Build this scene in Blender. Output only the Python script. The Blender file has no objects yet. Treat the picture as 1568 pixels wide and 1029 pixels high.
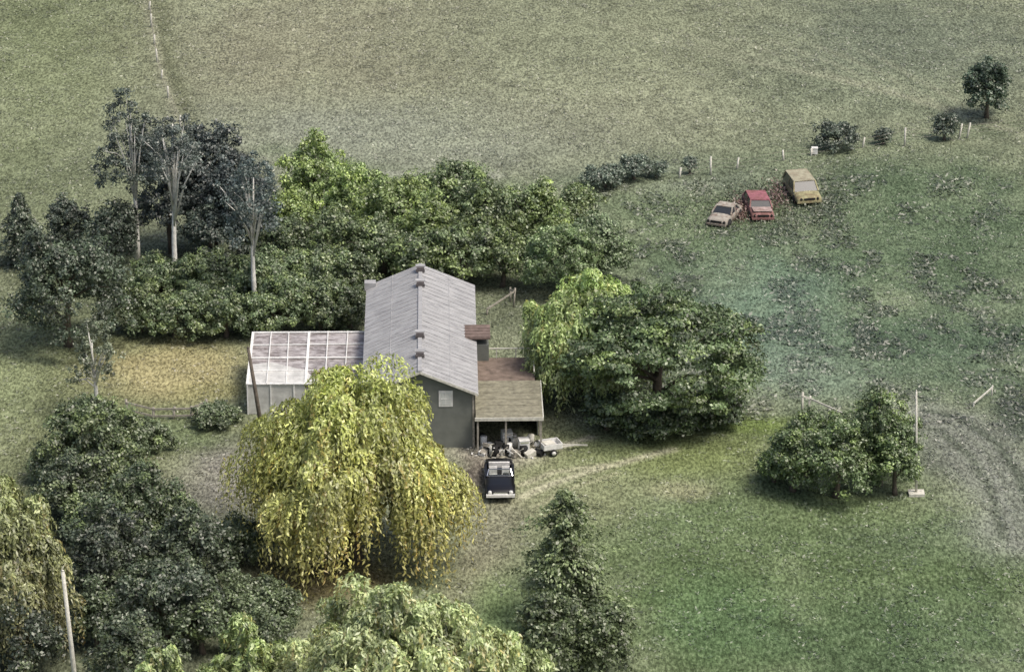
import bpy, math, random
import numpy as np
from mathutils import Vector, Matrix
random.seed(5)
rng = np.random.default_rng(11)
scene = bpy.context.scene

# ------------------------------------------------------------------ survey helpers
PITCH = math.radians(22.0)
F = 784/math.tan(math.radians(8.0))
ZC0 = 230.0
H = ZC0*math.sin(PITCH)
YC = -ZC0*math.cos(PITCH)
SP, CP = math.sin(PITCH), math.cos(PITCH)

def G(u, v):
    a = PITCH+math.atan((v-514.5)/F)
    D = H/math.tan(a)
    zc = D*CP+H*SP
    return ((u-784)/F*zc, D+YC)
def S(v):
    a = PITCH+math.atan((v-514.5)/F)
    D = H/math.tan(a)
    return F/(D*CP+H*SP)
def lin(r, g, b):
    f = lambda c: (c/255/12.92) if c/255 <= 0.04045 else ((c/255+0.055)/1.055)**2.4
    return np.array([f(r), f(g), f(b)])

# ------------------------------------------------------------------ numpy value noise
def _h(ix, iy, s):
    n = (ix*374761393+iy*668265263+s*1442695041) & 0x7fffffff
    n = ((n ^ (n >> 13))*1274126177) & 0x7fffffff
    return ((n ^ (n >> 16)) & 0xffff)/65535.0
def vn(x, y, s=0):
    x = np.asarray(x, float); y = np.asarray(y, float)
    ix = np.floor(x).astype(np.int64); iy = np.floor(y).astype(np.int64)
    fx = x-ix; fy = y-iy
    fx = fx*fx*(3-2*fx); fy = fy*fy*(3-2*fy)
    a = _h(ix, iy, s)*(1-fx)+_h(ix+1, iy, s)*fx
    b = _h(ix, iy+1, s)*(1-fx)+_h(ix+1, iy+1, s)*fx
    return a*(1-fy)+b*fy
def fbm(x, y, s=0, o=4):
    t = 0; a = 0.5; n = 0
    for i in range(o):
        t = t+a*vn(x*2**i, y*2**i, s+i*7); n += a; a *= 0.55
    return t/n

def height(x, y):
    x = np.asarray(x, float); y = np.asarray(y, float)
    r = np.sqrt((x+2)**2+((y+12)*0.8)**2)
    m = np.clip((r-16)/20, 0, 1)
    far = np.clip((900-np.abs(y))/600, 0, 1)
    return (m*(fbm(x/14, y/14, 3, 3)-0.5)*0.9+(fbm(x/2.2, y/2.2, 9, 2)-0.5)*0.10)*far
def hz(x, y):
    return float(height(x, y))

# ------------------------------------------------------------------ ground colours
patches = []
def patch(u, v, ru, rv, col, w=1.0):
    x, y = G(u, v); s = S(v)
    a = PITCH+math.atan((v-514.5)/F)
    patches.append(('p', x, y, ru/s, rv/(s*math.sin(a)), lin(*col), w))
def track(pts, width, col, w=1.0):
    patches.append(('t', [G(*p) for p in pts], width, lin(*col), w))

patch(60, 100, 170, 210, (100, 108, 80), .9)
patch(60, 300, 160, 70, (100, 108, 83), .7)
patch(500, 60, 260, 110, (121, 120, 101), .7)
patch(600, 210, 330, 60, (117, 122, 109), .8)
patch(900, 60, 300, 60, (110, 115, 94), .7)
patch(950, 170, 220, 60, (120, 123, 103), .6)
patch(1400, 70, 220, 90, (92, 100, 85), .85)
patch(1300, 150, 200, 40, (104, 112, 92), .6)
patch(1300, 430, 420, 190, (81, 96, 74), 1.0)
patch(1480, 330, 200, 90, (74, 89, 67), .9)
patch(1180, 480, 110, 90, (93, 112, 97), .7)  # bluish haze smear painted into the pasture colour
patch(1240, 570, 120, 40, (106, 121, 106), .7)
patch(1420, 540, 170, 60, (73, 89, 71), .8)
patch(1040, 330, 110, 50, (91, 105, 78), .7)
patch(1030, 270, 130, 22, (112, 120, 105), .6)
patch(1250, 900, 480, 190, (82, 97, 65), 1.0)
patch(1000, 700, 230, 40, (104, 115, 73), .9)
patch(1120, 650, 110, 12, (98, 114, 62), .8)
patch(1200, 790, 300, 45, (90, 105, 73), .8)
patch(1120, 950, 110, 60, (80, 103, 68), .75)
patch(1400, 980, 260, 80, (69, 86, 60), .8)
patch(1480, 830, 160, 30, (86, 100, 76), .6)
patch(1040, 750, 50, 14, (138, 138, 110), .7)
patch(850, 750, 130, 60, (117, 122, 93), .9)
patch(760, 690, 75, 22, (148, 144, 132), .95)
patch(728, 735, 26, 40, (92, 84, 80), .9)
patch(740, 830, 70, 70, (113, 119, 94), .9)
patch(720, 930, 90, 50, (105, 125, 82), .9)
patch(900, 900, 60, 80, (88, 101, 68), .6)
patch(120, 640, 260, 200, (98, 104, 76), 1.0)
patch(270, 568, 110, 38, (146, 140, 104), 1.0)
patch(330, 600, 60, 14, (128, 126, 88), .7)
patch(340, 735, 75, 55, (120, 118, 110), 1.0)
patch(270, 665, 80, 26, (96, 107, 78), .9)
patch(470, 885, 110, 40, (118, 109, 78), 1.0)
patch(20, 560, 60, 110, (113, 121, 90), 1.0)
patch(140, 900, 260, 150, (60, 67, 51), .9)  # shade beneath the left trees, painted into the ground colour
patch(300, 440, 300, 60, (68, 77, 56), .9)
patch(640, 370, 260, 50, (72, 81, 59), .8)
patch(780, 480, 60, 40, (89, 95, 76), .9)
patch(1490, 700, 90, 70, (93, 100, 86), .8)
patch(1555, 640, 30, 40, (62, 72, 60), .9)
track([(1395, 640), (1450, 650), (1500, 690), (1530, 740), (1560, 830)], 2.3, (126, 129, 120), .9)
track([(1420, 630), (1470, 640), (1528, 682), (1560, 735), (1592, 830)], .45, (68, 76, 64), .85)
track([(1400, 652), (1440, 660), (1487, 703), (1514, 750), (1538, 830)], .4, (72, 80, 66), .8)
track([(1410, 640), (1456, 650), (1508, 692), (1537, 742), (1565, 830)], .35, (84, 91, 77), .6)
track([(800, 760), (840, 742), (900, 722), (960, 706), (1030, 688)], .35, (166, 164, 142), .75)
track([(800, 742), (850, 722), (930, 712)], .28, (158, 156, 134), .65)
track([(820, 775), (880, 745), (945, 725)], .2, (150, 149, 124), .5)
track([(835, 692), (870, 680), (905, 670)], .3, (170, 168, 152), .75)
track([(765, 770), (745, 830), (715, 880), (660, 960)], 1.6, (122, 120, 102), .7)
track([(222, -20), (240, 70), (252, 120), (277, 195)], .4, (146, 147, 126), .8)
track([(236, -10), (262, 110), (290, 190)], .8, (86, 90, 69), .75)
track([(420, 225), (600, 268), (820, 282), (1000, 268), (1240, 232), (1480, 200), (1568, 190)], 1.6, (97, 107, 85), .7)
track([(560, 262), (760, 268)], .6, (146, 148, 136), .5)
for k in range(7):
    track([(900+k*70, 30+k*9), (1130+k*60, 95+k*12), (1380+k*40, 140+k*14)], .35, (134, 136, 116), .3)
    track([(980+k*40, 800+k*30), (1200+k*50, 815+k*30), (1560, 860+k*26)], .4, (72, 88, 58), .35)
PX0, PY0 = G(1280, 440)

GA = 1.10
def ground_col(x, y):
    x = np.asarray(x, float); y = np.asarray(y, float)
    c = np.tile(lin(111, 116, 95), (len(x), 1))
    n1 = fbm(x/5, y/5, 21, 4)-0.5
    n2 = fbm(x/1.7, y/2.2, 33, 3)-0.5
    for p in patches:
        if p[0] == 'p':
            _, cx, cy, rx, ry, col, w = p
            d = ((x-cx)/rx)**2+((y-cy)/ry)**2
            d = np.clip(d+1.6*n1+0.7*n2, 0, None)
            a = w*np.exp(-0.8*d**1.5)
        else:
            _, pts, wd, col, w = p
            best = np.full(len(x), 1e9)
            for (ax, ay), (bx, by) in zip(pts[:-1], pts[1:]):
                dx, dy = bx-ax, by-ay
                t = np.clip(((x-ax)*dx+(y-ay)*dy)/(dx*dx+dy*dy), 0, 1)
                best = np.minimum(best, np.hypot(x-ax-t*dx, y-ay-t*dy))
            d = best/wd+0.7*n2+0.3*n1
            a = w*np.exp(-np.clip(d, 0, None)**2)
        c = c*(1-a[:, None])+col*a[:, None]
    inp = np.exp(-(((x-PX0)/17)**2+((y-PY0)/17)**2)**2)
    tus = np.clip((fbm(x/1.6, y/2.4, 91, 3)-.56)/.10, 0, 1)*(.25+.75*inp)
    c = c*(1-.28*tus)[:, None]
    c = c*(1+0.38*n1+0.28*n2)[:, None]*GA
    return np.clip(c, 0.01, 1)

# ------------------------------------------------------------------ materials
def newmat(name):
    m = bpy.data.materials.new(name); m.use_nodes = True
    nt = m.node_tree; b = nt.nodes['Principled BSDF']
    return m, nt, b
def mat(name, col, rough=.8, metal=0, nscale=3, namt=.35, bump=.0, spec=.3, rust=0):
    m, nt, b = newmat(name)
    tc = nt.nodes.new('ShaderNodeTexCoord')
    n = nt.nodes.new('ShaderNodeTexNoise'); n.inputs['Scale'].default_value = nscale
    n.inputs['Detail'].default_value = 6; n.inputs['Roughness'].default_value = .7
    nt.links.new(tc.outputs['Object'], n.inputs['Vector'])
    mr = nt.nodes.new('ShaderNodeMapRange')
    mr.inputs['From Min'].default_value = .3; mr.inputs['From Max'].default_value = .7
    mr.inputs['To Min'].default_value = 1-namt; mr.inputs['To Max'].default_value = 1+namt
    nt.links.new(n.outputs['Fac'], mr.inputs['Value'])
    vm = nt.nodes.new('ShaderNodeVectorMath'); vm.operation = 'SCALE'
    vm.inputs[0].default_value = tuple(col)
    nt.links.new(mr.outputs[0], vm.inputs['Scale'])
    out = vm.outputs[0]
    if rust:
        n2 = nt.nodes.new('ShaderNodeTexNoise'); n2.inputs['Scale'].default_value = 1.9; n2.inputs['Detail'].default_value = 8
        n2.inputs['Roughness'].default_value = .75
        nt.links.new(tc.outputs['Object'], n2.inputs['Vector'])
        r2 = nt.nodes.new('ShaderNodeMapRange'); r2.inputs['From Min'].default_value = .46; r2.inputs['From Max'].default_value = .60
        r2.inputs['To Max'].default_value = rust
        nt.links.new(n2.outputs['Fac'], r2.inputs['Value'])
        mx = nt.nodes.new('ShaderNodeMix'); mx.data_type = 'RGBA'
        nt.links.new(r2.outputs[0], mx.inputs[0]); nt.links.new(out, mx.inputs[6]); mx.inputs[7].default_value = (.15, .085, .06, 1)
        out = mx.outputs[2]
    nt.links.new(out, b.inputs['Base Color'])
    b.inputs['Roughness'].default_value = rough; b.inputs['Metallic'].default_value = metal
    b.inputs['Specular IOR Level'].default_value = spec
    if bump:
        bp = nt.nodes.new('ShaderNodeBump'); bp.inputs['Strength'].default_value = bump
        bp.inputs['Distance'].default_value = .05
        nt.links.new(n.outputs['Fac'], bp.inputs['Height']); nt.links.new(bp.outputs[0], b.inputs['Normal'])
    return m

def ground_material():
    m, nt, b = newmat('meadow_ground')
    N = nt.nodes.new; L = nt.links.new
    at = N('ShaderNodeAttribute'); at.attribute_name = 'Col'
    tc = N('ShaderNodeTexCoord')
    def noise(scale, det, rough, sc=(1, 1, 1)):
        mp = N('ShaderNodeMapping'); mp.inputs['Scale'].default_value = sc
        L(tc.outputs['Object'], mp.inputs['Vector'])
        n = N('ShaderNodeTexNoise'); n.inputs['Scale'].default_value = scale
        n.inputs['Detail'].default_value = det; n.inputs['Roughness'].default_value = rough
        L(mp.outputs[0], n.inputs['Vector']); return n
    def mr(src, a, bb, c, d):
        r = N('ShaderNodeMapRange')
        for k, v in zip(('From Min', 'From Max', 'To Min', 'To Max'), (a, bb, c, d)): r.inputs[k].default_value = v
        L(src, r.inputs['Value']); return r.outputs[0]
    fine = noise(6.0, 2, .8, (1, .42, 1))
    med = noise(1.0, 4, .75, (1, .6, 1))
    straw = noise(6.0, 3, .85, (1, .42, 1))
    f1 = mr(fine.outputs['Fac'], .36, .64, .48, 1.50)
    f2 = mr(med.outputs['Fac'], .34, .66, .80, 1.20)
    mul = N('ShaderNodeMath'); mul.operation = 'MULTIPLY'; L(f1, mul.inputs[0]); L(f2, mul.inputs[1])
    vm = N('ShaderNodeVectorMath'); vm.operation = 'SCALE'
    L(at.outputs['Color'], vm.inputs[0]); L(mul.outputs[0], vm.inputs['Scale'])
    mx = N('ShaderNodeMix'); mx.data_type = 'RGBA'
    fs = mr(straw.outputs['Fac'], .57, .70, 0, .40)
    L(fs, mx.inputs[0]); L(vm.outputs[0], mx.inputs[6]); mx.inputs[7].default_value = (.31, .32, .24, 1)
    L(mx.outputs[2], b.inputs['Base Color'])
    b.inputs['Roughness'].default_value = .95; b.inputs['Specular IOR Level'].default_value = .1
    bp = N('ShaderNodeBump'); bp.inputs['Strength'].default_value = .6; bp.inputs['Distance'].default_value = .1
    L(fine.outputs['Fac'], bp.inputs['Height']); L(bp.outputs[0], b.inputs['Normal'])
    return m

def foliage_material():
    m = bpy.data.materials.new('foliage'); m.use_nodes = True
    nt = m.node_tree; nt.nodes.clear(); N = nt.nodes.new; L = nt.links.new
    at = N('ShaderNodeAttribute'); at.attribute_name = 'Col'
    d = N('ShaderNodeBsdfDiffuse'); t = N('ShaderNodeBsdfTranslucent')
    g = N('ShaderNodeBsdfGlossy'); g.inputs['Roughness'].default_value = .5
    g.inputs['Color'].default_value = (.88, .88, .86, 1)
    L(at.outputs['Color'], d.inputs['Color']); L(at.outputs['Color'], t.inputs['Color'])
    m1 = N('ShaderNodeMixShader'); m1.inputs[0].default_value = .23
    L(d.outputs[0], m1.inputs[1]); L(t.outputs[0], m1.inputs[2])
    m2 = N('ShaderNodeMixShader'); m2.inputs[0].default_value = .09
    L(m1.outputs[0], m2.inputs[1]); L(g.outputs[0], m2.inputs[2])
    o = N('ShaderNodeOutputMaterial'); L(m2.outputs[0], o.inputs[0])
    return m
def see_through_glass():
    m, nt, b = newmat('windscreen_glass')
    b.inputs['Base Color'].default_value = (.03, .035, .035, 1); b.inputs['Roughness'].default_value = .15
    t = nt.nodes.new('ShaderNodeBsdfTransparent'); t.inputs['Color'].default_value = (.75, .8, .78, 1)
    mx = nt.nodes.new('ShaderNodeMixShader'); mx.inputs[0].default_value = .7
    nt.links.new(b.outputs[0], mx.inputs[1]); nt.links.new(t.outputs[0], mx.inputs[2]); nt.links.new(mx.outputs[0], nt.nodes['Material Output'].inputs[0])
    return m
M_GROUND = ground_material(); M_FOL = foliage_material(); M_CLEAR = see_through_glass()
M_BARK = mat('bark', (.12, .10, .08), .9, 0, 4, .5, .6)
M_BIRCH = mat('birch_bark', (.70, .69, .64), .8, 0, 2.5, .35, .3)
M_WOOD = mat('weathered_wood', (.30, .28, .24), .9, 0, 5, .4, .4)
M_POLE = mat('creosoted_wood', (.13, .11, .09), .9, 0, 5, .4, .4)
M_PALE = mat('pale_post', (.55, .54, .48), .9, 0, 5, .3, .3)
M_WHITE = mat('white_paint', (.68, .68, .66), .6, 0, 3, .22)
M_DARK = mat('dark_void', (.02, .02, .02), .9)
M_TYRE = mat('tyre', (.025, .025, .025), .85)
M_CHROME = mat('chrome', (.75, .76, .78), .25, .9, 4, .1)
M_BLACK = mat('black_car_paint', (.008, .008, .010), .3, 0, 2, .2, 0, .4)
M_GLASS = mat('car_glass', (.03, .035, .04), .25, 0, 2, .2, 0, .5)

# ------------------------------------------------------------------ mesh tools
def link(o, parent=None):
    scene.collection.objects.link(o)
    if parent: o.parent = parent
    return o
def empty(name, loc=(0, 0, 0), rz=0):
    e = bpy.data.objects.new(name, None); e.empty_display_size = .5
    e.location = loc; e.rotation_euler = (0, 0, rz); scene.collection.objects.link(e); return e
def quads_obj(name, V, C, mt, parent=None, k=4):
    n = len(V)
    me = bpy.data.meshes.new(name)
    me.vertices.add(n*k); me.vertices.foreach_set('co', V.reshape(-1).astype(np.float32))
    me.loops.add(n*k); me.loops.foreach_set('vertex_index', np.arange(n*k, dtype=np.int32))
    me.polygons.add(n); me.polygons.foreach_set('loop_start', np.arange(0, n*k, k, dtype=np.int32))
    me.update(calc_edges=True)
    a = me.attributes.new('Col', 'FLOAT_COLOR', 'POINT')
    cc = np.ones((n*k, 4), np.float32); cc[:, :3] = np.repeat(C, k, axis=0)
    a.data.foreach_set('color', cc.reshape(-1))
    me.materials.append(mt)
    return link(bpy.data.objects.new(name, me), parent)
def norm(a):
    return a/np.maximum(np.linalg.norm(a, axis=-1, keepdims=True), 1e-6)
def leaf_quads(P, Nn, T, ln, wd):
    T = norm(T-Nn*np.sum(T*Nn, axis=1, keepdims=True)); B = np.cross(Nn, T)
    ln = ln[:, None]; wd = wd[:, None]
    return np.stack([P-T*ln*.5, P+B*wd*.5-T*ln*.05, P+T*ln*.5, P-B*wd*.5-T*ln*.05], axis=1)

class MB:
    def __init__(s): s.v = []; s.f = []; s.m = []; s.mats = []; s.smooth = []
    def mi(s, mt):
        if mt not in s.mats: s.mats.append(mt)
        return s.mats.index(mt)
    def add(s, vs, fs, mt, smooth=False):
        o = len(s.v); s.v += [tuple(q) for q in vs]
        for f in fs: s.f.append([i+o for i in f]); s.m.append(s.mi(mt)); s.smooth.append(smooth)
    def box(s, c, d, mt, rot=(0, 0, 0)):
        R = Matrix.Rotation(rot[2], 3, 'Z')@Matrix.Rotation(rot[1], 3, 'Y')@Matrix.Rotation(rot[0], 3, 'X')
        vs = [R@Vector((x*d[0]/2, y*d[1]/2, z*d[2]/2))+Vector(c) for x in (-1, 1) for y in (-1, 1) for z in (-1, 1)]
        s.add(vs, [(0, 1, 3, 2), (4, 6, 7, 5), (0, 4, 5, 1), (2, 3, 7, 6), (0, 2, 6, 4), (1, 5, 7, 3)], mt)
    def beam(s, a, b, w, h, mt):
        a = Vector(a); b = Vector(b); d = (b-a).normalized()
        up = Vector((0, 0, 1)) if abs(d.z) < .95 else Vector((0, 1, 0))
        x = d.cross(up).normalized()*w/2; y = x.cross(d).normalized()*h/2
        vs = [a-x-y, a+x-y, a+x+y, a-x+y, b-x-y, b+x-y, b+x+y, b-x+y]
        s.add(vs, [(3, 2, 1, 0), (4, 5, 6, 7), (0, 1, 5, 4), (1, 2, 6, 5), (2, 3, 7, 6), (3, 0, 4, 7)], mt)
    def tube(s, pts, rad, mt, n=7, cap=True):
        pts = [Vector(p) for p in pts]; vs = []; fs = []
        for i, p in enumerate(pts):
            d = (pts[min(i+1, len(pts)-1)]-pts[max(i-1, 0)]).normalized()
            x = d.cross(Vector((0, 1, .01)) if abs(d.y) < .9 else Vector((1, 0, 0))).normalized(); y = d.cross(x)
            for k in range(n):
                a = 2*math.pi*k/n; vs.append(p+(x*math.cos(a)+y*math.sin(a))*rad[i])
        for i in range(len(pts)-1):
            for k in range(n):
                fs.append((i*n+k, i*n+(k+1) % n, (i+1)*n+(k+1) % n, (i+1)*n+k))
        if cap: fs.append(tuple(range(n))[::-1]); fs.append(tuple((len(pts)-1)*n+k for k in range(n)))
        s.add(vs, fs, mt, True)
    def build(s, name, parent=None, loc=(0, 0, 0), rz=0):
        me = bpy.data.meshes.new(name); me.from_pydata(s.v, [], s.f)
        for m in s.mats: me.materials.append(m)
        me.polygons.foreach_set('material_index', s.m); me.polygons.foreach_set('use_smooth', s.smooth)
        me.update()
        o = bpy.data.objects.new(name, me); o.location = loc; o.rotation_euler = (0, 0, rz)
        return link(o, parent)

# ------------------------------------------------------------------ ground sheet
def axis(lo, hi, st, far):
    a = np.arange(lo, hi+st/2, st); o = []; d = st*2; p = hi
    while p < far: p += d; d *= 1.35; o.append(p)
    q = []; d = st*2; p = lo
    while p > -far: p -= d; d *= 1.35; q.append(p)
    return np.array(q[::-1]+list(a)+o)
xs = axis(-46, 46, .3, 4000); ys = axis(-58, 100, .4, 4000)
XX, YY = np.meshgrid(xs, ys); X = XX.ravel(); Y = YY.ravel(); Z = height(X, Y)
nx, ny = len(xs), len(ys)
me = bpy.data.meshes.new('ground')
me.vertices.add(nx*ny); me.vertices.foreach_set('co', np.stack([X, Y, Z], 1).astype(np.float32).ravel())
I, J = np.meshgrid(np.arange(nx-1), np.arange(ny-1)); b0 = (J*nx+I).ravel()
q = np.stack([b0, b0+1, b0+nx+1, b0+nx], 1).astype(np.int32)
me.loops.add(q.size); me.loops.foreach_set('vertex_index', q.ravel())
me.polygons.add(len(q)); me.polygons.foreach_set('loop_start', np.arange(0, q.size, 4, dtype=np.int32))
me.update(calc_edges=True)
me.polygons.foreach_set('use_smooth', np.ones(len(q), bool))
at = me.attributes.new('Col', 'FLOAT_COLOR', 'POINT')
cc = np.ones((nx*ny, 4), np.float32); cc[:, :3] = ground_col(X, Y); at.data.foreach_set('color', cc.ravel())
me.materials.append(M_GROUND)
link(bpy.data.objects.new('ground', me))

# ------------------------------------------------------------------ meadow grass tufts (one object each)
def tufts(name, n, xr, yr, hgt, keep, dark):
    x = rng.uniform(*xr, n); y = rng.uniform(*yr, n)
    k = keep(x, y); x = x[k]; y = y[k]
    n = len(x); c = ground_col(x, y)*rng.uniform(dark[0], dark[1], (n, 1))
    z = height(x, y); b = 4
    sz = hgt*rng.uniform(.5, 1.4, n)
    P = np.repeat(np.stack([x, y, z], 1), b, 0); s = np.repeat(sz, b)
    P = P+rng.normal(0, 1, P.shape)*np.array([1, 1, 0])*s[:, None]*.6; P[:, 2] += s*.12
    T = norm(rng.normal(0, 1, P.shape)*np.array([1, 1, .3])+np.array([0, 0, .25])); Nn = norm(rng.normal(0, .45, P.shape)+np.array([0, -.25, 1]))
    V = leaf_quads(P, Nn, T, s*1.0, s*.4)
    C = np.repeat(c, b, 0)*rng.uniform(.7, 1.35, (n*b, 1))
    return quads_obj(name, V, C, M_FOL)
def open_land(x, y):
    hx, hy = G(640, 640)
    return ~((np.abs(x-hx) < 9) & (np.abs(y-hy+0) < 14))
tufts('meadow_grass', 34000, (-42, 42), (-45, 85), .21, lambda x, y: open_land(x, y) & (fbm(x/3, y/4, 77, 3) > .40), (.8, 1.5))
px, py = G(1300, 430)
tufts('pasture_tussocks', 14000, (px-16, px+16), (py-24, py+20), .32, lambda x, y: fbm(x/1.6, y/2.4, 91, 3) > .59, (.75, 1.15))

# ------------------------------------------------------------------ trees
def fit(u, vt, vb, rpx, cb=0.0):
    vc = (vt+vb)/2; vg = vc
    for _ in range(6):
        s = S(vg); R = rpx/s; half = (vb-vt)/2/s
        Rz = math.sqrt(max(half**2-(R*SP)**2, (.45*R*CP)**2))/CP
        zc = Rz+cb; vg = vc+zc*CP*s
    x, y = G(u, vg)
    return x, y, R, Rz, zc

def trunk(e, x, y, R, Rz, zc, mt, targets, r0=None, stem_top=None, lk=.55):
    mb = MB(); z0 = hz(x, y)-.1
    top = stem_top or zc+Rz*.5
    r0 = r0 or max(.08, .05*R+.06)
    pts = []; rr = []
    for i in range(7):
        t = i/6
        pts.append((x+math.sin(t*5+x)*.08*R*.6, y+math.cos(t*4+y)*.05*R*.3, z0+(top-z0)*t)); rr.append(r0*(1.25-1.0*t if i else 1.5))
    mb.tube(pts, rr, mt, 8)
    for tg in targets:
        t = random.uniform(.25, .8) if lk < .6 else random.uniform(.4, .75)
        k = min(5, int(t*6)); a = Vector(pts[k]).lerp(Vector(pts[k+1]), t*6-k); b = Vector(tg)
        mid = a.lerp(b, .5)+Vector((0, 0, .12*(b-a).length))
        rb = r0*(1.1-t)*lk
        mb.tube([a, mid, b], [rb, rb*.65, rb*.25], mt, 5)
    return mb.build('trunk', e)

LS = .80
def broadleaf(name, u, vt, vb, rpx, col, cb=.2, dens=1.0, leaf=.26, clump=None, flat=.75, mt=None, hi=(1.0, 1.0, 1.0), var=.42, sparse=1.0, limbs=9, stem=False, rough=1.0):
    x, y, R, Rz, zc = fit(u, vt, vb, rpx, cb); leaf = leaf*LS
    e = empty(name, (0, 0, 0))
    area = 4*math.pi*((R*R+R*Rz*2)/3)
    cl = clump or max(.35, min(.95, .2*R))
    nc = int(area/(cl*cl*1.45)*sparse)+12
    d = norm(rng.normal(0, 1, (nc, 3))); low = d[:, 2] < -.55; d[low, 2] *= -1
    sh = 1+rough*(.42*(vn(d[:, 0]*1.9+u, d[:, 1]*1.9+d[:, 2]*1.7+vt, 5)-.5)+.34*(vn(d[:, 0]*4.5+u, d[:, 1]*4.5+d[:, 2]*4+vt, 8)-.5))*1.3
    rad = (.5+.5*rng.random(nc)**.5)*sh
    cc = d*rad[:, None]*np.array([R-cl*.4, R-cl*.4, max(.3, Rz-cl*.3)])+np.array([x, y, zc])
    nl = max(16, int(34*dens*(cl/.26)**1.5*(.26/leaf)**1.5/1.9))
    cs = cl*rng.uniform(.4, 1.5, nc)
    CC = np.repeat(cc, nl, 0); CS = np.repeat(cs, nl); D = np.repeat(d, nl, 0)
    dd = norm(rng.normal(0, 1, CC.shape)+.55*D+np.array([0, 0, .45]))
    P = CC+dd*(CS*rng.uniform(.35, 1.2, len(CS)))[:, None]*np.array([1, 1, flat])
    Nn = norm(dd+.6*rng.normal(0, 1, dd.shape)+np.array([0, 0, .3])); T = rng.normal(0, 1, dd.shape)
    ln = leaf*rng.uniform(.6, 1.5, len(P)); V = leaf_quads(P, Nn, T, ln, ln*.62)
    f = np.repeat(1+var*rng.uniform(-1, 1, (nc, 1)), nl, 0)*rng.uniform(.55, 1.45, (len(P), 1))
    C = np.array(col)*f
    hm = np.repeat(rng.random((nc, 1)) < .3, nl, 0)
    C = np.where(hm, C*np.array(hi), C)
    ok = P[:, 2] > hz(x, y)+.02
    V = V[ok]; C = C[ok]
    quads_obj('crown', V, np.clip(C, .004, .9), M_FOL, e)
    if stem:   # visible boughs reach the outer, front-facing parts of the crown
        o = np.argsort(cc[:, 1]-.4*cc[:, 2])[:max(limbs*2, 20)]; pick = rng.choice(o, min(limbs, len(o)), replace=False)
    else: pick = rng.choice(nc, min(limbs, nc), replace=False)
    trunk(e, x, y, R, Rz, zc, mt or M_BARK, [tuple(cc[i]) for i in pick], stem_top=(zc+Rz*.8 if stem else None), lk=.75 if stem else .55)
    return e

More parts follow.
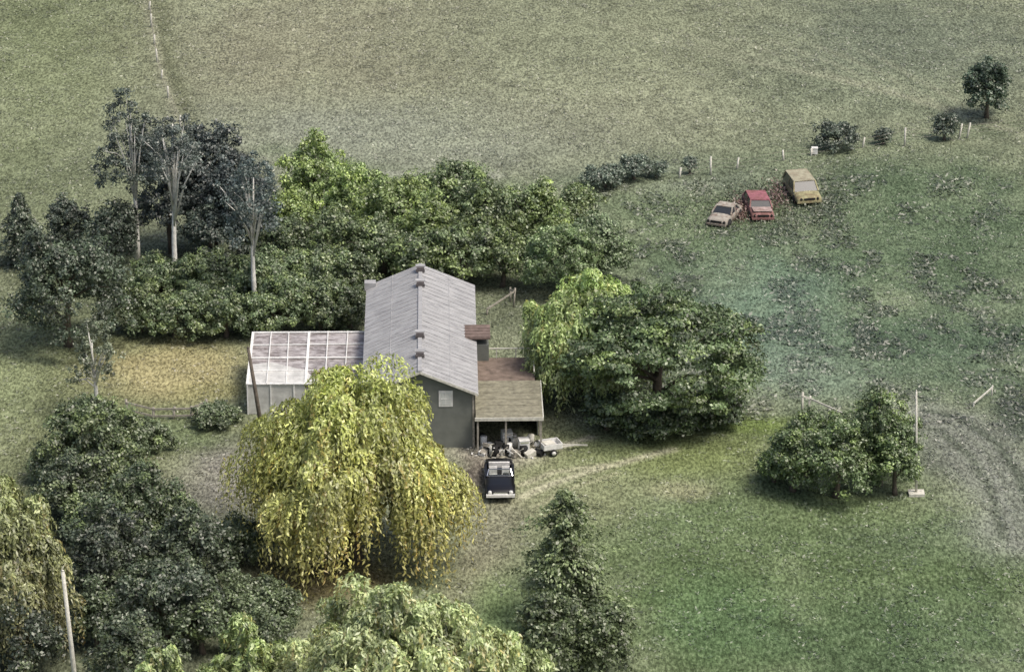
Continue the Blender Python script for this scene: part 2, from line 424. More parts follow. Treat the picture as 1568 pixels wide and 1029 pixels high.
def willow(name, u, vt, vb, rpx, col, cb=.5, nl=120, ns=42, m=12, ln=.28, wd=.105, tip=(1.0, .95, .9), maxlen=3.0, taper=0.0, dx=0, lob=(.08, .23), wob=.26, skirt=0):
    x, y, R, Rz, zc = fit(u, vt, vb, rpx, cb)
    e = empty(name, (0, 0, 0))
    az = rng.uniform(0, 2*math.pi, nl); ct = rng.uniform(-.4, 1, nl); st = np.sqrt(1-ct**2)
    d = np.stack([st*np.cos(az), st*np.sin(az), ct], 1)
    rl = R*rng.uniform(lob[0], lob[1], nl)
    rad = rng.uniform(.62, .95, nl)*(1+wob*(vn(az*1.6+u, ct*3, 3)-.5)*2)
    tp = 1-taper*np.clip(ct+.1, 0, 1)
    lc = d*rad[:, None]*np.array([R, R, Rz]); lc[:, :2] *= tp[:, None]
    lc[:, 0] += dx*np.clip(ct, 0, 1)
    lc += np.array([x, y, zc]); lc[:, 2] += -.2
    th = rng.uniform(0, 2*math.pi, (nl, ns)); rho = np.sqrt(rng.random((nl, ns)))
    sx = lc[:, None, 0]+rho*rl[:, None]*np.cos(th); sy = lc[:, None, 1]+rho*rl[:, None]*np.sin(th)
    sz = lc[:, None, 2]+rl[:, None]*.75*np.sqrt(1-rho**2)*rng.uniform(.8, 1.1, (nl, ns))
    ox = .7*np.cos(th)+.6*d[:, None, 0]; oy = .7*np.sin(th)+.6*d[:, None, 1]
    ml = maxlen*(1+skirt*np.clip(.5-ct, 0, 1)*rng.uniform(.3, 1.6, nl))[:, None]
    L = np.minimum(rl[:, None]*.9+rng.random((nl, ns))**1.8*ml, np.maximum(.3, sz-hz(x, y)-cb*rng.uniform(.3, 1.8, (nl, ns))))
    t = (np.arange(m)/(m-1))[None, None, :]+rng.uniform(-.05, .05, (nl, ns, m))
    t = np.clip(t, 0, 1.05)
    spread = rl[:, None, None]*.5*(1-np.exp(-2.5*t))
    PX = sx[..., None]+ox[..., None]*spread+rng.normal(0, .06, (nl, ns, m))
    PY = sy[..., None]+oy[..., None]*spread+rng.normal(0, .06, (nl, ns, m))
    PZ = sz[..., None]-L[..., None]*t**1.25
    P = np.stack([PX, PY, PZ], -1).reshape(-1, 3)
    O = np.stack([np.broadcast_to(ox[..., None], t.shape), np.broadcast_to(oy[..., None], t.shape), .8*(1-t)+.2], -1).reshape(-1, 3)
    Nn = norm(O+.6*rng.normal(0, 1, O.shape))
    T = np.array([0, 0, -1])+.45*rng.normal(0, 1, O.shape)
    l = ln*rng.uniform(.6, 1.4, len(P)); V = leaf_quads(P, Nn, T, l, wd*rng.uniform(.7, 1.4, len(P)))
    lf = rng.uniform(.66, 1.25, (nl, 1, 1))*rng.uniform(.7, 1.3, (nl, ns, 1))*rng.uniform(.6, 1.4, (nl, ns, m))
    tt = t.reshape(-1, 1)
    C = np.array(col)*lf.reshape(-1, 1)*(1+(np.array(tip)-1)*tt)
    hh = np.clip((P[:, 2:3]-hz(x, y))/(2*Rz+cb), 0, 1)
    C = C*(np.array([.98, .87, .95])*(1-hh)+np.array([1.0, 1.1, 1.0])*hh)  # paler upwards: the light on the crown's top painted into leaf colour
    br = rng.random((nl, ns, 1)) < .08
    C = np.where(np.broadcast_to(br, (nl, ns, m)).reshape(-1, 1), C*np.array([.9, .72, .6]), C)
    k = int(2600*R*R/30)
    di = norm(rng.normal(0, 1, (k, 3))); di[:, 2] = np.where(di[:, 2] < -.7, -di[:, 2], di[:, 2])
    tp = 1-taper*np.clip(di[:, 2:3]+.1, 0, 1)
    Pi = di*rng.uniform(.35, .72, (k, 1))*np.array([R, R, Rz]); Pi[:, :2] *= tp; Pi += np.array([x, y, zc])
    Vi = leaf_quads(Pi, norm(di+.6*rng.normal(0, 1, di.shape)), np.array([0, 0, -1])+.3*rng.normal(0, 1, di.shape), np.full(k, .5), np.full(k, .26))
    Ci = np.array(col)*.55*rng.uniform(.6, 1.2, (k, 1))  # inner leaves darkened: shade inside the crown painted as colour
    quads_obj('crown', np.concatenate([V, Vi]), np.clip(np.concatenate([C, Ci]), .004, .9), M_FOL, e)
    tg = [tuple(lc[i]) for i in rng.choice(nl, 16, replace=False)]
    trunk(e, x, y, R, Rz, zc, M_BARK, tg, r0=.07*R)
    return e

def conifer(name, u, vt, vb, rpx, col, nb=260, droop=.25, leaf=.26, power=.8, ragged=0):
    s = S(vb); R = rpx/s; leaf *= .85
    x, y = G(u, vb-R*.35*s); z0 = hz(x, y)
    h = (vb-R*.35*s-vt)/(s*CP)
    e = empty(name, (0, 0, 0))
    t = rng.random(nb)**.8*.97+.02; az = rng.uniform(0, 2*math.pi, nb)
    bl = R*(1-t)**power*rng.uniform(.5-ragged*.3, 1.12+ragged*.5, nb)+.18
    if ragged > .8: bl *= .55+.9*vn(az*1.2, t*7, 4)
    m = 52; r = rng.random((nb, m))**.7
    lat = rng.normal(0, 1, (nb, m))*(bl[:, None]*.20*(1.15-r)+.05)
    dx, dy = np.cos(az)[:, None], np.sin(az)[:, None]
    PX = x+dx*bl[:, None]*r-dy*lat; PY = y+dy*bl[:, None]*r+dx*lat
    PZ = z0+t[:, None]*h+.15*bl[:, None]*r-droop*bl[:, None]*r**2*2-np.abs(lat)*.3+rng.normal(0, .09, (nb, m))
    P = np.stack([PX, PY, PZ], -1).reshape(-1, 3)
    D = np.stack([np.broadcast_to(dx, r.shape), np.broadcast_to(dy, r.shape), -.3*np.ones_like(r)], -1).reshape(-1, 3)
    Nn = norm(np.array([0, 0, 1])+.6*D+.6*rng.normal(0, 1, D.shape)); T = D+.5*rng.normal(0, 1, D.shape)
    l = leaf*rng.uniform(.6, 1.4, len(P)); V = leaf_quads(P, Nn, T, l, l*.5)
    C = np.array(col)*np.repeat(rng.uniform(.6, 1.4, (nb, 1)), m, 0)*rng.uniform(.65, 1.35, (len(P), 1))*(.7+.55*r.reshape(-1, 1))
    ok = P[:, 2] > z0
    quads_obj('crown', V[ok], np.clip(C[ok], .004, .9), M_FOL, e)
    mb = MB(); mb.tube([(x, y, z0-.1), (x+.05, y, z0+h*.5), (x, y, z0+h*.98)], [.05*R+.08, .04*R+.04, .02], M_BARK)
    for i in range(0, nb, 6):
        a = (x, y, z0+t[i]*h); b = (x+math.cos(az[i])*bl[i]*.85, y+math.sin(az[i])*bl[i]*.85, z0+t[i]*h-.28*bl[i])
        mb.tube([a, b], [.04, .012], M_BARK, 4)
    mb.build('trunk', e)
    return e

def fc(r, g, b, k=1.0, ds=.14):
    c = lin(r, g, b); l = c@np.array([.3, .6, .1])
    return (c*(1-ds)+l*ds)*1.4*k  # ds tames saturation and also mixes some haze into leaf colours
# --- willows
willow('weeping_willow_tree', 549, 556, 862, 150, fc(152, 156, 84, 1.1, .08), cb=.3, nl=200, ns=52, m=13, taper=.32, maxlen=2.4, wob=.42, skirt=.9, lob=(.07, .25))
willow('weeping_willow_tree', 903, 410, 604, 104, fc(144, 160, 90, 1.05), cb=.4, nl=120, ns=44, m=12, tip=(.9, 1, .9))
willow('weeping_willow_tree', 15, 712, 1010, 84, fc(126, 132, 82), cb=.4, nl=110, ns=40, m=12, maxlen=4)
WB = dict(cb=1, m=9)
willow('willow_tree', 585, 878, 1290, 176, fc(150, 158, 108, 1.03, .14), nl=230, ns=44, maxlen=1.1, lob=(.06, .16), wob=.3, **WB)
willow('willow_tree', 690, 925, 1300, 120, fc(150, 158, 108, 1.02, .14), nl=130, ns=40, maxlen=.9, lob=(.08, .18), **WB)
willow('willow_tree', 775, 955, 1260, 88, fc(144, 155, 102, 1.0, .14), nl=110, ns=38, maxlen=.9, lob=(.08, .2), **WB)
willow('willow_tree', 375, 942, 1250, 88, fc(142, 155, 96, 1.0, .12), nl=110, ns=38, maxlen=.9, lob=(.08, .2), **WB)
willow('willow_tree', 250, 974, 1200, 52, fc(142, 155, 100, 1.0, .12), nl=60, ns=34, maxlen=.8, **WB)
# --- big layered tree right of house
broadleaf('maple_tree', 1012, 446, 662, 142, fc(80, 100, 58, 1.03), cb=.0, dens=1.1, clump=.8, flat=.30, leaf=.26, var=.5, hi=(1.5, 1.4, 1.15), rough=.7)
for (u, vt, vb, r) in [(930, 600, 662, 44), (1010, 615, 672, 60), (1090, 600, 655, 52)]:
    broadleaf('maple_sapling', u, vt, vb, r, fc(70, 88, 52), cb=0, clump=.5, flat=.35, leaf=.24)
# --- hedgerow behind the house
HB = fc(112, 132, 72, 1.08); HM = fc(88, 105, 65, 1.08)
for (u, vt, vb, r, c) in [(480, 226, 330, 50, HB), (545, 255, 350, 48, HB), (452, 290, 360, 42, HB*.9), (610, 272, 385, 50, HB*.8), (700, 256, 372, 48, HM), (660, 300, 410, 46, HB*.85),
                          (745, 275, 400, 48, HM), (795, 285, 385, 40, HM), (835, 288, 385, 40, HB*.8), (885, 285, 345, 34, HM*1.1), (520, 320, 415, 48, HM), (590, 340, 420, 46, HM*.95),
                          (705, 345, 435, 52, HM*.85), (770, 360, 440, 43, HM*.9), (640, 360, 440, 43, HM), (655, 270, 330, 30, HM*1.2), (570, 300, 360, 30, HB*1.1), (620, 320, 370, 26, HB*1.2), (760, 300, 350, 24, HB)]:
    broadleaf('hedgerow_tree', u, vt, vb, r, c*random.uniform(.82, 1.15), cb=.1, clump=.5, leaf=.23, dens=.8, hi=(1.4, 1.35, 1.05), rough=1.5)
broadleaf('elder_bush', 865, 345, 455, 66, fc(106, 127, 79), cb=0, clump=.45, leaf=.2, hi=(1.15, 1.15, 1))
broadleaf('elder_bush', 920, 340, 440, 50, fc(102, 120, 82), cb=0, clump=.45, leaf=.2)
for (u, vt, vb, r) in [(250, 400, 470, 52), (320, 380, 470, 50), (400, 395, 480, 52), (470, 385, 470, 52), (540, 390, 460, 42), (270, 450, 520, 46), (345, 445, 520, 44),
                       (420, 435, 515, 50), (490, 430, 510, 42), (535, 440, 505, 33), (215, 440, 510, 36), (440, 335, 420, 46), (300, 430, 490, 30), (380, 470, 515, 28), (510, 460, 508, 26)]:
    broadleaf('shrub', u, vt, vb, r, fc(82, 99, 63)*random.uniform(.7, 1.4), cb=0, clump=.38, leaf=.2, hi=(1.5, 1.4, 1.15), rough=1.7)
# --- dark trees at the left
broadleaf('oak_tree', 108, 358, 530, 86, fc(62, 76, 56), cb=.2, leaf=.22, clump=.55, hi=(1.3, 1.3, 1.2), rough=1.2)
broadleaf('beech_tree', 322, 205, 365, 62, fc(60, 71, 68), cb=1.0, leaf=.22, clump=.5, rough=1.5)
broadleaf('beech_tree', 262, 225, 375, 54, fc(62, 73, 68), cb=.8, leaf=.22, clump=.48, rough=1.5)
broadleaf('beech_tree', 365, 250, 395, 50, fc(60, 72, 70), cb=.8, leaf=.22, clump=.5, rough=1.5)
broadleaf('beech_tree', 178, 320, 410, 38, fc(64, 77, 60), cb=.5, leaf=.22, clump=.5)
broadleaf('beech_tree', 330, 310, 405, 52, fc(62, 75, 63), cb=.5, leaf=.22, clump=.5, rough=1.5)
BI = dict(mt=M_BIRCH, stem=True, rough=1.8)
broadleaf('birch_tree', 210, 172, 310, 42, fc(68, 80, 70), cb=4.6, leaf=.2, clump=.42, sparse=.42, limbs=12, **BI)
broadleaf('birch_tree', 272, 180, 320, 52, fc(80, 91, 84), cb=6.4, leaf=.18, clump=.36, sparse=.22, limbs=18, **BI)
broadleaf('birch_tree', 392, 262, 385, 48, fc(74, 89, 84), cb=5.0, leaf=.2, clump=.4, sparse=.34, limbs=12, **BI)
conifer('spruce_tree', 35, 300, 425, 46, fc(64, 76, 58), nb=170, ragged=.75)
broadleaf('holly_bush', 105, 312, 380, 30, fc(74, 86, 70), cb=0, clump=.35, leaf=.2, rough=1.5)
for (u, vt, vb, r, c) in [(150, 610, 735, 80, (80, 95, 60)), (110, 690, 800, 52, (72, 85, 58)), (215, 725, 860, 82, (68, 83, 54)), (290, 790, 920, 58, (62, 75, 54)), (250, 850, 985, 90, (62, 76, 56)), (165, 800, 950, 60, (58, 69, 52)),
                       (215, 950, 1090, 70, (68, 81, 56)), (40, 900, 1040, 50, (60, 71, 54)), (310, 900, 1000, 46, (74, 89, 58)), (180, 660, 760, 44, (86, 101, 63)), (150, 900, 990, 36, (70, 85, 58)), (225, 800, 880, 34, (86, 101, 63)), (130, 760, 830, 30, (82, 97, 63))]:
    broadleaf('sycamore_tree', u, vt, vb, r, fc(*c), cb=.1, leaf=.22, clump=.46, hi=(1.6, 1.55, 1.25), rough=1.5)
for (u, vt, vb, r) in [(385, 885, 960, 52), (430, 905, 960, 38), (370, 795, 860, 40), (335, 620, 650, 36), (395, 930, 1000, 48), (240, 640, 690, 24), (70, 680, 740, 26)]:
    broadleaf('shrub', u, vt, vb, r, fc(88, 103, 67), cb=0, clump=.36, leaf=.2, rough=1.5)
broadleaf('young_birch_tree', 148, 508, 615, 38, fc(96, 106, 80), cb=1.4, leaf=.15, clump=.25, sparse=.26, limbs=16, **BI)
# --- right hand bushes
for (u, vt, vb, r) in [(1215, 660, 755, 48), (1280, 652, 765, 54), (1345, 606, 745, 48), (1310, 625, 700, 46), (1370, 650, 760, 34), (1240, 635, 690, 28), (1185, 690, 740, 26)]:
    broadleaf('hawthorn_bush', u, vt, vb, r, fc(86, 106, 62)*random.uniform(.85, 1.2), cb=0, clump=.38, leaf=.19, hi=(1.4, 1.35, 1.05), rough=1.6)
broadleaf('oak_tree', 1512, 92, 180, 36, fc(62, 81, 60), cb=.0, leaf=.24, clump=.42, rough=1.5)
for (u, vt, vb, r, k) in [(1282, 185, 232, 34, .95), (1352, 198, 222, 12, .9), (1445, 178, 215, 20, 1.05), (925, 260, 285, 32, 1.3), (970, 242, 276, 26, 1.3), (1056, 242, 262, 9, 1.2), (1005, 248, 270, 16, 1.3)]:  # higher k pales some bushes, painting distant haze into their colour
    broadleaf('hawthorn_bush', u, vt, vb, r, fc(76, 89, 74, k), cb=0, clump=.32, leaf=.18, rough=1.7, dens=.8)
# --- ragged conifer in the foreground
conifer('cypress_tree', 864, 748, 985, 74, fc(92, 107, 64), nb=300, droop=.12, leaf=.27, power=.5, ragged=.95)
for (u, vt, vb, r) in [(840, 905, 1060, 54), (925, 920, 1050, 46), (890, 860, 960, 36), (842, 830, 900, 24)]:
    broadleaf('cypress_bush', u, vt, vb, r, fc(84, 99, 60), cb=0, clump=.42, leaf=.22, rough=1.6)

# ------------------------------------------------------------------ house
def roof_material():
    m, nt, b = newmat('metal_roofing'); N = nt.nodes.new; L = nt.links.new
    tc = N('ShaderNodeTexCoord')
    w = N('ShaderNodeTexWave'); w.wave_type = 'BANDS'; w.bands_direction = 'Y'; w.inputs['Scale'].default_value = 1.6
    w.inputs['Distortion'].default_value = .6
    L(tc.outputs['Object'], w.inputs['Vector'])
    n = N('ShaderNodeTexNoise'); n.inputs['Scale'].default_value = 2.0; n.inputs['Detail'].default_value = 8; n.inputs['Roughness'].default_value = .8
    mp = N('ShaderNodeMapping'); mp.inputs['Scale'].default_value = (.5, 1.6, 1); L(tc.outputs['Object'], mp.inputs[0]); L(mp.outputs[0], n.inputs['Vector'])
    r = N('ShaderNodeValToRGB'); e = r.color_ramp.elements
    e[0].position = .34; e[0].color = (.22, .22, .225, 1); e[1].position = .66; e[1].color = (.46, .46, .46, 1)
    L(n.outputs['Fac'], r.inputs[0])
    mr = N('ShaderNodeMapRange'); mr.inputs['To Min'].default_value = .88; mr.inputs['To Max'].default_value = 1.05; L(w.outputs['Fac'], mr.inputs[0])
    vm = N('ShaderNodeVectorMath'); vm.operation = 'SCALE'; L(r.outputs[0], vm.inputs[0]); L(mr.outputs[0], vm.inputs['Scale'])
    L(vm.outputs[0], b.inputs['Base Color']); b.inputs['Roughness'].default_value = .6
    return m
def siding_material(name, col, sc=4.0, d='Z'):
    m, nt, b = newmat(name); N = nt.nodes.new; L = nt.links.new
    tc = N('ShaderNodeTexCoord'); w = N('ShaderNodeTexWave'); w.bands_direction = d; w.inputs['Scale'].default_value = sc
    L(tc.outputs['Object'], w.inputs['Vector'])
    n = N('ShaderNodeTexNoise'); n.inputs['Scale'].default_value = 2; n.inputs['Detail'].default_value = 6; L(tc.outputs['Object'], n.inputs['Vector'])
    a = N('ShaderNodeMath'); a.operation = 'MULTIPLY_ADD'; L(w.outputs['Fac'], a.inputs[0]); a.inputs[1].default_value = .3; L(n.outputs['Fac'], a.inputs[2])
    mr = N('ShaderNodeMapRange'); mr.inputs['From Max'].default_value = 1.2; mr.inputs['To Min'].default_value = .6; mr.inputs['To Max'].default_value = 1.4; L(a.outputs[0], mr.inputs[0])
    vm = N('ShaderNodeVectorMath'); vm.operation = 'SCALE'; vm.inputs[0].default_value = col; L(mr.outputs[0], vm.inputs['Scale'])
    L(vm.outputs[0], b.inputs['Base Color']); b.inputs['Roughness'].default_value = .8
    return m
M_ROOF = roof_material(); M_SIDE = siding_material('grey_siding', (.145, .155, .14))
M_RED = mat('rusty_roofing', (.16, .12, .105), .9, 0, 3, .4)
M_DECK = mat('felt_roofing', (.22, .21, .155), .95, 0, 2.5, .45)
M_DECK2 = mat('brown_felt_roofing', (.18, .14, .115), .95, 0, 2.5, .45)
M_ROOFD = mat('vent_metal', (.10, .09, .09), .7)
M_WINGL = mat('window_glass', (.6, .62, .6), .2, 0, 2, .2)
M_YEL = mat('yellow_green_paint', (.38, .42, .14), .8)

ZE = 3.6; RISE = 1.4; HW = 3.4
vF = 602+ZE*S(690)*CP; vB = 437+ZE*S(519)*CP
fx, fy = G(644, vF); bx, by = G(642, vB)
LEN = math.hypot(bx-fx, by-fy); RZ = math.radians(1.2)
house = empty('farmhouse', (fx, fy, 0), RZ)
ww = HW-.25; y0 = .3; y1 = LEN-.3
mb = MB()
wv = lambda y: [(-ww, y, -.2), (ww, y, -.2), (ww, y, ZE), (0, y, ZE+RISE-.1), (-ww, y, ZE)]
mb.add(wv(y0)+wv(y1), [(0, 1, 2, 3, 4), (9, 8, 7, 6, 5), (1, 6, 7, 2), (5, 0, 4, 9)], M_SIDE)
mb.build('walls', house)
mb = MB(); th = .1
for sx in (-1, 1):
    vs = []
    for (yy) in (0, LEN):
        vs += [(sx*HW, yy, ZE-.04), (0, yy, ZE+RISE), (0, yy, ZE+RISE-th), (sx*HW, yy, ZE-.04-th)]
    fs = [(0, 1, 5, 4), (3, 7, 6, 2), (0, 4, 7, 3), (0, 3, 2, 1), (4, 5, 6, 7)]
    if sx > 0: fs = [tuple(reversed(f)) for f in fs]
    mb.add(vs, fs, M_ROOF)
    yy = .35
    while yy < LEN-.1:
        mb.beam((sx*.1, yy, ZE+RISE-.035), (sx*(HW-.02), yy, ZE-.035), .03, .045, M_ROOF); yy += random.choice((.5, .62, .62, .8))
    mb.beam((sx*HW*.52, .03, ZE-.04+(RISE+.04)*.48+.012), (sx*HW*.52, LEN-.03, ZE-.04+(RISE+.04)*.48+.012), .04, .03, M_ROOF)
mb.beam((0, -.03, ZE+RISE+.02), (0, LEN+.03, ZE+RISE+.02), .24, .05, M_ROOF)
mb.build('roof', house)
mb = MB()
for vv in (420, 443, 520, 548):
    yy = LEN*(570-vv)/(570-410)
    mb.box((0, yy, ZE+RISE+.14), (.46, .5, .22), M_ROOFD); mb.box((0, yy+.12, ZE+RISE+.28), (.6, .4, .05), M_ROOF)
    mb.box((0, yy-.29, ZE+RISE+.08), (.55, .06, .18), M_ROOFD)
mb.build('ridge_vents', house)
mb = MB()
wx, wz = 1.5, 3.15
mb.box((wx, y0-.02, wz), (.82, .05, 1.0), M_WHITE); mb.box((wx, y0-.05, wz), (.6, .03, .76), M_WINGL)
mb.box((wx, y0-.07, wz), (.58, .03, .05), M_WHITE); mb.box((wx, y0-.0705, wz+.2), (.04, .028, .34), M_WHITE); mb.box((wx, y0-.0705, wz-.2), (.04, .028, .34), M_WHITE)
mb.box((-.1, y0-.02, ZE+.62), (.5, .05, .18), M_YEL)
mb.box((-.2, y0-.03, 1.0), (.9, .05, 2.0), M_WHITE)
mb.box((ww-.04, y0-.02, ZE/2-.1), (.12, .04, ZE-.1), M_WOOD)
for sx in (-1, 1): mb.beam((sx*HW, -.03, ZE-.12), (0, -.03, ZE+RISE-.08), .04, .14, M_PALE)
mb.build('windows_and_trim', house)
mb = MB()
mb.box((-HW+.25, LEN-.5, ZE+.2), (.7, .6, .5), M_ROOF)
py0 = 8.0
mb.box((HW+.35, py0+1.0, ZE/2-.1), (.75, 1.9, ZE-.3), M_SIDE)
mb.box((HW-.25, py0+1.0, ZE+.20), (2.15, 2.1, .12), M_RED)
mb.box((HW-.9, py0+1.0, ZE+.05), (.6, 1.7, .25), M_SIDE)
for k in range(5): mb.box((HW-.25, py0+.1+k*.45, ZE+.275), (2.1, .05, .03), M_RED)
mb.build('side_porch', house)

# ------------------------------------------------------------------ carport
cf = G(733, 641+2.3*S(697)*CP); cr = G(831, 641+2.3*S(697)*CP); cbk = G(733, 548+2.3*S(603)*CP)
cd = cbk[1]-cf[1]
car_p = empty('carport', (fx+HW-.15, cf[1], 0), RZ)
cw = cr[0]-(fx+HW-.15)
mb = MB()
d1 = cd*.6
mb.box((cw/2, d1/2, 2.3), (cw, d1, .12), M_DECK)
mb.box((cw/2-.15, d1+(cd-d1)/2+.01, 2.24), (cw-.3, cd-d1, .12), M_DECK2)
mb.box((cw/2, -.03, 2.28), (cw+.1, .06, .2), M_PALE); mb.box((cw+.03, d1/2, 2.28), (.06, d1, .2), M_PALE)
for k in range(1, 6): mb.box((cw/2, d1*k/6, 2.368), (cw-.1, .05, .02), M_DECK)
mb.build('flat_roof', car_p)
mb = MB()
for (xx, yy) in [(.12, .1), (cw-.1, .1), (cw-.1, d1*.5), (cw-.1, d1), (cw-.4, cd-.1), (cw*.45, .1)]:
    mb.box((xx, yy, 1.1), (.11, .11, 2.25), M_WOOD)
mb.box((cw/2, cd-.05, 1.1), (cw-.4, .06, 2.2), M_SIDE)
mb.box((cw-.22, d1*.75, 1.1), (.06, d1*.5, 2.2), M_SIDE)
for xx in (.1, cw*.35, cw*.65, cw-.35): mb.box((xx, cd-.05, 2.6), (.06, .06, .65), M_PALE)
mb.box((cw/2-.1, cd-.05, 2.93), (cw-.4, .08, .05), M_PALE)
mb.box((cw-.35, d1+(cd-d1)/2, 2.93), (.06, cd-d1, .05), M_PALE)
mb.build('posts_and_rail', car_p)
junk = empty('junk_pile', (fx+HW, cf[1], 0), 0)
mb = MB()
cols = [M_WHITE, M_WHITE, M_PALE, M_CHROME, M_WOOD, M_DARK, M_WOOD, M_DARK]
for i in range(64):
    xx = random.uniform(.15, cw-.25); yy = random.uniform(-.25, 1.7); s = random.uniform(.12, .42)
    m_ = random.choice(cols)
    if i % 6 == 0:
        mb.tube([(xx, yy, 0), (xx+.02, yy, .65)], [.2, .2], random.choice([M_WHITE, M_PALE, M_DARK]), 12)
    else:
        mb.box((xx, yy, s*.45+random.choice((0, 0, .45))*(yy > .2)), (s*1.6, s, s*.8), m_, (random.uniform(-.4, .4), random.uniform(-.4, .4), random.uniform(0, 3)))
for i in range(12):
    xx = random.uniform(.2, cw-.3); yy = random.uniform(-.5, .8)
    mb.beam((xx, yy, .08+i*.02), (xx+random.uniform(-.9, .9), yy+random.uniform(-.5, .5), .6), .08, .04, random.choice([M_PALE, M_WOOD, M_WHITE]))
mb.build('stored_items', junk)
def appliance(u, v):
    x, y = G(u, v); e = empty('washing_machine', (x, y, hz(x, y)), .2); b = MB()
    b.box((0, 0, .45), (.6, .6, .86), M_WHITE); b.box((0, 0, .9), (.62, .62, .04), M_WHITE); b.tube([(0, -.31, .45), (0, -.34, .45)], [.2, .18], M_GLASS, 16)
    b.box((0, -.31, .8), (.5, .02, .1), M_CHROME); b.build('cabinet', e)
appliance(802, 694); appliance(776, 682)
tx, ty = G(843, 694); tr = empty('utility_trailer', (tx, ty, hz(tx, ty)), math.radians(20)); b = MB()
b.box((0, 0, .45), (1.15, .95, .06), M_WHITE)
for sy in (-1, 1): b.box((0, sy*.46, .6), (1.15, .05, .3), M_WHITE)
for sx in (-1, 1): b.box((sx*.56, 0, .6), (.05, .86, .3), M_WHITE)
for sy in (-.53, .53): b.tube([(0, sy-.05, .22), (0, sy+.05, .22)], [.22, .22], M_TYRE, 16); b.tube([(0, sy-.06, .22), (0, sy+.06, .22)], [.13, .13], M_WHITE, 10)
b.box((-.1, .1, .62), (.7, .5, .12), M_PALE, (.1, .1, .3))
b.beam((.55, .2, .4), (1.6, 0, .3), .07, .07, M_PALE); b.beam((.55, -.2, .4), (1.6, 0, .3), .07, .07, M_PALE); b.beam((1.6, 0, .3), (2.3, 0, .18), .08, .08, M_PALE)
b.build('trailer_body', tr)

# ------------------------------------------------------------------ greenhouse
g0 = G(380, 634); gb = G(380, 515+2.3*S(572)*CP)
gw = fx-HW-.1-g0[0]; gd = gb[1]-g0[1]
gh = empty('greenhouse', (g0[0], g0[1], 0), RZ)
def glass_sheet():
    m, nt, b = newmat('greenhouse_glazing'); N = nt.nodes.new; L = nt.links.new
    tc = N('ShaderNodeTexCoord'); n = N('ShaderNodeTexNoise'); n.inputs['Scale'].default_value = 1.8; n.inputs['Detail'].default_value = 7; n.inputs['Roughness'].default_value = .8
    mp = N('ShaderNodeMapping'); mp.inputs['Scale'].default_value = (.6, 1.5, 1); L(tc.outputs['Object'], mp.inputs[0])
    L(mp.outputs[0], n.inputs['Vector'])
    r = N('ShaderNodeValToRGB'); e = r.color_ramp.elements
    e[0].position = .40; e[0].color = (.15, .125, .12, 1); e[1].position = .60; e[1].color = (.54, .51, .51, 1); L(n.outputs['Fac'], r.inputs[0])
    L(r.outputs[0], b.inputs['Base Color']); b.inputs['Roughness'].default_value = .4
    t = N('ShaderNodeBsdfTransparent'); mx = N('ShaderNodeMixShader'); mx.inputs[0].default_value = .15
    L(b.outputs[0], mx.inputs[1]); L(t.outputs[0], mx.inputs[2]); L(mx.outputs[0], nt.nodes['Material Output'].inputs[0])
    return m
M_GG = glass_sheet(); M_PLAS = mat('white_plastic_sheet', (.50, .50, .48), .5, 0, 1.5, .3)
mb = MB(); zf = 1.9; zb = 2.5
def zr(y): return zf+(zb-zf)*y/gd
mb.add([(0, 0, zf), (gw, 0, zf), (gw, gd, zb), (0, gd, zb)], [(0, 1, 2, 3)], M_GG)
mb.add([(-.0, 0, 0), (gw*.5, 0, 0), (gw*.5, 0, zf-.03), (0, 0, zf-.03)], [(0, 1, 2, 3)], M_PLAS)
mb.add([(gw*.5, 0, 0), (gw, 0, 0), (gw, 0, zf-.03), (gw*.5, 0, zf-.03)], [(0, 1, 2, 3)], M_GG)
mb.add([(0, 0, 0), (0, 0, zf-.03), (0, gd, zb-.03), (0, gd, 0)], [(0, 1, 2, 3)], M_PLAS)
mb.add([(0, gd, 0), (0, gd, zb-.03), (gw, gd, zb-.03), (gw, gd, 0)], [(0, 1, 2, 3)], M_GG)
mb.add([(.005, -.012, zf+.03), (gw*.62, -.012, zf+.03), (gw*.5, gd*.25, zr(gd*.25)+.03), (gw*.2, gd*.42, zr(gd*.42)+.03), (.0, gd*.38, zr(gd*.38)+.03)], [(0, 1, 2, 3, 4)], M_PLAS)
mb.build('glazing', gh)
mb = MB()
for k in range(7):
    xx = gw*k/6; dz = random.uniform(-.02, .03); mb.beam((xx, -.04, zf+.05+dz), (xx+random.uniform(-.1, .1), gd+.04, zb+.05+dz), .06 if k % 3 else .16, .08, M_WHITE)
for k in range(5):
    yy = gd*k/4; mb.beam((0, yy, zr(yy)+.055), (gw, yy+random.uniform(-.12, .12), zr(yy)+.055), .15 if k % 2 == 0 else .09, .06, M_WHITE)
for k in range(6):
    xx = gw*k/5; mb.box((xx, -.04, zf/2), (.08, .06, zf), M_WHITE); mb.box((xx, gd+.04, zb/2), (.08, .06, zb), M_WHITE)
mb.build('frame', gh)
mb = MB()
for k in range(3):
    mb.box((gw/2, 1+k*1.8, .7), (gw-1, .8, .08), M_PALE)
    for j in range(14): mb.box((.8+j*(gw-1.4)/14, 1+k*1.8, .87), (.28, .3, .26), M_RED)
mb.build('benches', gh)

